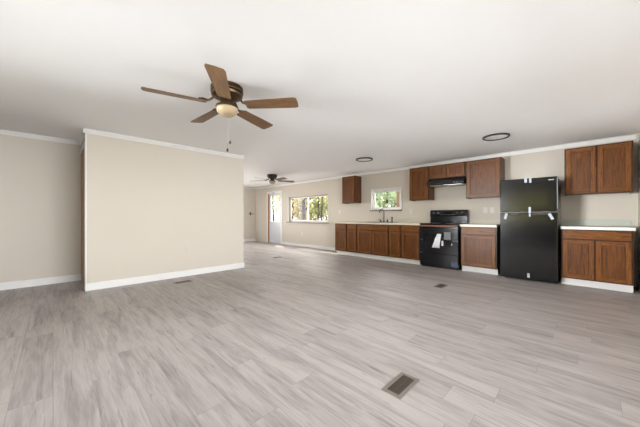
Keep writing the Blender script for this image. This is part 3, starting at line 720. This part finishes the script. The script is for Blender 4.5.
def floor_vent(x, y, label, along='X'):
    v = thing('floor_vent', (x, y, 0), label, 'floor vent', 'floor vents')
    Lx, Ly = (0.129, 0.064) if along == 'X' else (0.064, 0.129); b_ = 0.024
    q = MB(); z = 0.006
    q.box(x - Lx, x + Lx, y - Ly, y - Ly + b_, 0, z, 'vent'); q.box(x - Lx, x + Lx, y + Ly - b_, y + Ly, 0, z, 'vent')
    q.box(x - Lx, x - Lx + b_, y - Ly + b_, y + Ly - b_, 0, z, 'vent'); q.box(x + Lx - b_, x + Lx, y - Ly + b_, y + Ly - b_, 0, z, 'vent')
    q.build('frame', v, bevel=0.002)
    g = MB(); ix, iy = Lx - b_, Ly - b_
    g.box(x - ix, x + ix, y - iy, y + iy, 0.0, 0.001, 'slot')
    if along == 'X':
        for k in range(15): xx = x - ix + (k + 0.5) * 2 * ix / 15; g.box(xx - 0.0042, xx + 0.0042, y - iy, y + iy, 0.0015, 0.0045, 'vent_grille')
        g.box(x - ix, x + ix, y - 0.002, y + 0.002, 0.001, 0.005, 'vent_grille')
    else:
        for k in range(15): yy = y - iy + (k + 0.5) * 2 * iy / 15; g.box(x - ix, x + ix, yy - 0.0042, yy + 0.0042, 0.0015, 0.0045, 'vent_grille')
        g.box(x - 0.002, x + 0.002, y - iy, y + iy, 0.001, 0.005, 'vent_grille')
    g.build('grille', v, label='dark brown louvred grille')
    return v
floor_vent(1.555, 0.83, 'nearest brown floor vent in the open grey plank floor')
floor_vent(4.19, 1.58, 'brown floor vent on the planks in front of the range and refrigerator')
floor_vent(4.09, 5.66, 'far brown floor vent on the planks before the glass door')
floor_vent(1.49, 4.63, 'brown floor vent at the foot of the cream partition wall')

def plate(p, axis, sgn, label, mat='plate', kind='outlet', w=0.036, h=0.058):
    x, y, z = p
    o = thing('light_switch' if kind == 'switch' else 'wall_outlet', p, label, 'switch' if kind == 'switch' else 'outlet', 'wall plates')
    def bx(mb, d0, d1, a0, a1, z0, z1, m):
        return mb.box(x + sgn * d0, x + sgn * d1, y + a0, y + a1, z + z0, z + z1, m) if axis == 'X' else mb.box(x + a0, x + a1, y + sgn * d0, y + sgn * d1, z + z0, z + z1, m)
    q = MB(); bx(q, 0, 0.005, -w, w, -h, h, mat); q.build('cover_plate', o, bevel=0.002)
    if kind == 'switch': q = MB(); bx(q, 0.005, 0.012, -0.006, 0.006, -0.012, 0.012, mat); q.build('toggle', o)
    else:
        for s_ in (-1, 1):
            q = MB(); bx(q, 0.005, 0.0065, -0.016, 0.016, s_ * 0.024 - 0.014, s_ * 0.024 + 0.014, mat)
            bx(q, 0.0065, 0.0068, -0.008, -0.005, s_ * 0.024 - 0.006, s_ * 0.024 + 0.006, 'slot'); bx(q, 0.0065, 0.0068, 0.005, 0.008, s_ * 0.024 - 0.006, s_ * 0.024 + 0.006, 'slot'); q.build('socket', o)
    return o
plate((XK, 5.357, 1.205), 'X', -1, 'ivory light switch on the wall between the large window and the lone wall cabinet', kind='switch')
plate((XK, 3.053, 1.185), 'X', -1, 'ivory outlet on the wall right of the window over the sink')
plate((XK, 1.46, 1.19), 'X', -1, 'ivory outlet above the short countertop, nearer the range')
plate((XK, 1.34, 1.19), 'X', -1, 'ivory light switch above the short countertop, nearer the refrigerator', kind='switch')
plate((XK, 7.10, 0.441), 'X', -1, 'low ivory outlet under the large window')
plate((1.70, YP, 0.47), 'Y', -1, 'low beige outlet on the cream partition wall', mat='plate_beige')

hk = thing('wall_hook', (5.98, YE, 1.17), 'small dark hook bracket on the far end wall', 'hook')
q = MB(); q.box(5.955, 6.005, YE - 0.012, YE, 1.11, 1.25, 'dark_metal'); q.build('back_plate', hk, bevel=0.003)
q = MB(); q.tube([(5.98, YE - 0.012, 1.17), (5.98, YE - 0.06, 1.165), (5.93, YE - 0.09, 1.165), (5.84, YE - 0.09, 1.17)], 0.011, 'dark_metal'); q.tube([(5.98, YE - 0.06, 1.165), (6.06, YE - 0.08, 1.168), (6.12, YE - 0.08, 1.18)], 0.011, 'dark_metal'); q.build('arm', hk)

# ------------------------------------------------------------------ outside
struct(MB().box(-14, 40, -16, 42, -0.75, -0.55, 'ground').build('ground'))
def tree(x, y, label, leaf, trunk_r, crown, n_leaf, leaf_size, height, lean=0.0, group='trees outside the windows'):
    """crown: list of ellipsoids (dx, dy, z, rx, ry, rz)"""
    zg = -0.55
    t = thing('tree', (x, y, zg), label, 'tree', group)
    q = MB(); pts = []; rr = []
    for k in range(9):
        s_ = k / 8; pts.append((x + lean * s_ * height + 0.05 * math.sin(5 * s_ + x), y + 0.06 * math.sin(4 * s_ + y), zg + s_ * height)); rr.append(trunk_r * (1.25 if k == 0 else 1.0 - 0.75 * s_))
    q.tube(pts, rr, 'bark', 12)
    rnd = random.Random(int(x * 31 + y * 17))
    for k in range(7):
        i = rnd.randint(3, 7); a = rnd.uniform(0, 2 * PI); p0 = Vector(pts[i]); L_ = rnd.uniform(0.6, 1.1) * min(1, trunk_r / 0.12)
        q.tube([p0, p0 + Vector((math.cos(a) * L_ * 0.5, math.sin(a) * L_ * 0.5, 0.35)), p0 + Vector((math.cos(a) * L_, math.sin(a) * L_, 0.8))], [rr[i] * 0.5, rr[i] * 0.33, rr[i] * 0.12], 'bark', 7)
    q.build('trunk', t)
    f = MB(); vv = []; ff = []
    for k in range(n_leaf):
        c = crown[k % len(crown)]
        while True:
            d = Vector((rnd.uniform(-1, 1), rnd.uniform(-1, 1), rnd.uniform(-1, 1)))
            if 0.25 < d.length < 1: break
        p0 = Vector((x + c[0] + d.x * c[3], y + c[1] + d.y * c[4], max(zg + 0.05, c[2] + d.z * c[5])))
        n1 = Vector((rnd.gauss(0, 1), rnd.gauss(0, 1), rnd.gauss(0, 1))).normalized(); n2 = n1.orthogonal().normalized(); n3 = n1.cross(n2)
        s_ = leaf_size * rnd.uniform(0.6, 1.3); b0 = len(vv)
        vv += [p0 - n2 * s_, p0 + n3 * s_ * 0.55, p0 + n2 * s_, p0 - n3 * s_ * 0.55]; ff.append((b0, b0 + 1, b0 + 2, b0 + 3))
    f.add(vv, ff, leaf); fo = f.build('foliage', t, fix=False); fo['kind'] = 'stuff'
    return t
tree(11.3, 14.0, 'golden-leaved tree seen through the left pane of the large window', 'leaf_gold', 0.14, [(0, 0, 2.0, 1.3, 1.3, 1.0), (0.5, 0.6, 1.0, 1.2, 1.3, 0.9), (0, -0.3, 3.0, 1.5, 1.5, 1.1)], 1300, 0.13, 4.2)
tree(9.6, 10.85, 'thick dark trunk tree seen beside the mullion of the large window', 'leaf_gold', 0.17, [(0, 0, 3.6, 1.1, 1.2, 1.1), (0.1, 0.1, 2.5, 0.8, 0.9, 0.6)], 900, 0.13, 5.0)
tree(12.6, 10.9, 'yellow-green tree seen through the right pane of the large window', 'leaf_lime', 0.12, [(0, 0, 1.9, 1.4, 1.4, 1.1), (0.4, -0.8, 1.0, 1.4, 1.3, 0.9), (0, 0, 3.2, 1.5, 1.5, 1.0)], 1300, 0.13, 4.5)
tree(9.0, 9.12, 'slim dark sapling seen in the right pane of the large window, left of its twin', 'leaf_lime', 0.055, [(0.1, 0, 3.3, 0.6, 0.5, 0.8), (0.1, 0.1, 1.5, 0.5, 0.4, 0.5)], 420, 0.11, 4.2, 0.0)
tree(8.2, 8.08, 'slim dark sapling seen in the right pane of the large window, right of its twin', 'leaf_lime', 0.05, [(0.1, -0.2, 3.2, 0.7, 0.6, 0.7), (0.2, -0.6, 1.6, 0.5, 0.4, 0.5)], 300, 0.11, 3.9, 0.0)
tree(10.6, 6.35, 'sage-green tree seen through the window over the sink', 'leaf_sage', 0.12, [(0.2, 0.2, 1.5, 1.2, 1.2, 0.9), (0, -0.3, 2.3, 1.1, 1.1, 0.6), (0.2, 0.5, 0.7, 1.2, 1.2, 0.8)], 1100, 0.11, 3.4)
tree(16.2, 8.3, 'orange-leaved tree standing behind the sage-green tree', 'leaf_orange', 0.15, [(0, 0, 3.0, 1.8, 2.0, 1.0), (0, 0, 4.0, 1.7, 1.7, 1.1)], 1100, 0.15, 5.0)
tree(12.2, 17.4, 'pale sage tree seen through the glass of the white door', 'leaf_sage', 0.12, [(0, 0, 2.0, 0.9, 0.9, 0.8), (0.6, 0.6, 3.2, 1.1, 1.1, 0.8)], 480, 0.13, 4.3)
tree(18.0, 19.8, 'broad far tree behind the golden tree outside the large window', 'leaf_lime', 0.2, [(0, 0, 2.5, 2.4, 2.6, 2.0), (0.5, 1.6, 1.5, 2.0, 1.8, 1.6), (0.5, -1.6, 1.5, 2.0, 1.8, 1.6)], 2200, 0.2, 6.0)
tree(18.5, 12.6, 'broad far tree behind the yellow-green tree outside the large window', 'leaf_lime', 0.2, [(0, 0, 2.5, 2.2, 2.6, 2.0), (0.5, -1.6, 1.5, 2.0, 1.8, 1.6), (0.5, 1.6, 1.5, 2.0, 1.8, 1.6)], 2200, 0.2, 6.0)
tree(-7.4, 2.6, 'yellow-green tree outside the window behind the room', 'leaf_lime', 0.15, [(0, 0, 2.2, 1.2, 1.7, 1.2), (0, -0.8, 3.2, 1.2, 1.8, 1.1)], 1200, 0.14, 4.5)
tree(-4.3, 1.9, 'added unseen olive tree close outside the window behind the room', 'leaf_bright', 0.13, [(0, 0, 1.5, 1.0, 1.5, 1.3), (-0.2, -1.2, 1.2, 1.0, 1.2, 1.2), (-0.2, 0.9, 2.6, 1.0, 1.3, 0.8)], 3600, 0.15, 3.6)  # added dense crown, covers the bright sky in the fridge's reflection
tree(-5.0, -2.6, 'added unseen sage tree outside the wall beside the window behind the room', 'leaf_sage', 0.13, [(0, 0, 1.5, 1.2, 1.6, 1.3), (0, 0.2, 2.8, 1.2, 1.4, 1.0)], 2200, 0.16, 3.8)  # added to block sky that the fridge would mirror
pt = MB(); pt.box(7.75, 7.86, 4.19, 4.30, -0.55, 2.35, 'post')
tag(pt.build('porch_post', at=(7.8, 4.25, -0.55)), 'dark wooden porch post seen at the right edge of the window over the sink', 'post')
for o in bpy.data.objects:
    if '_o' in o: del o['_o']
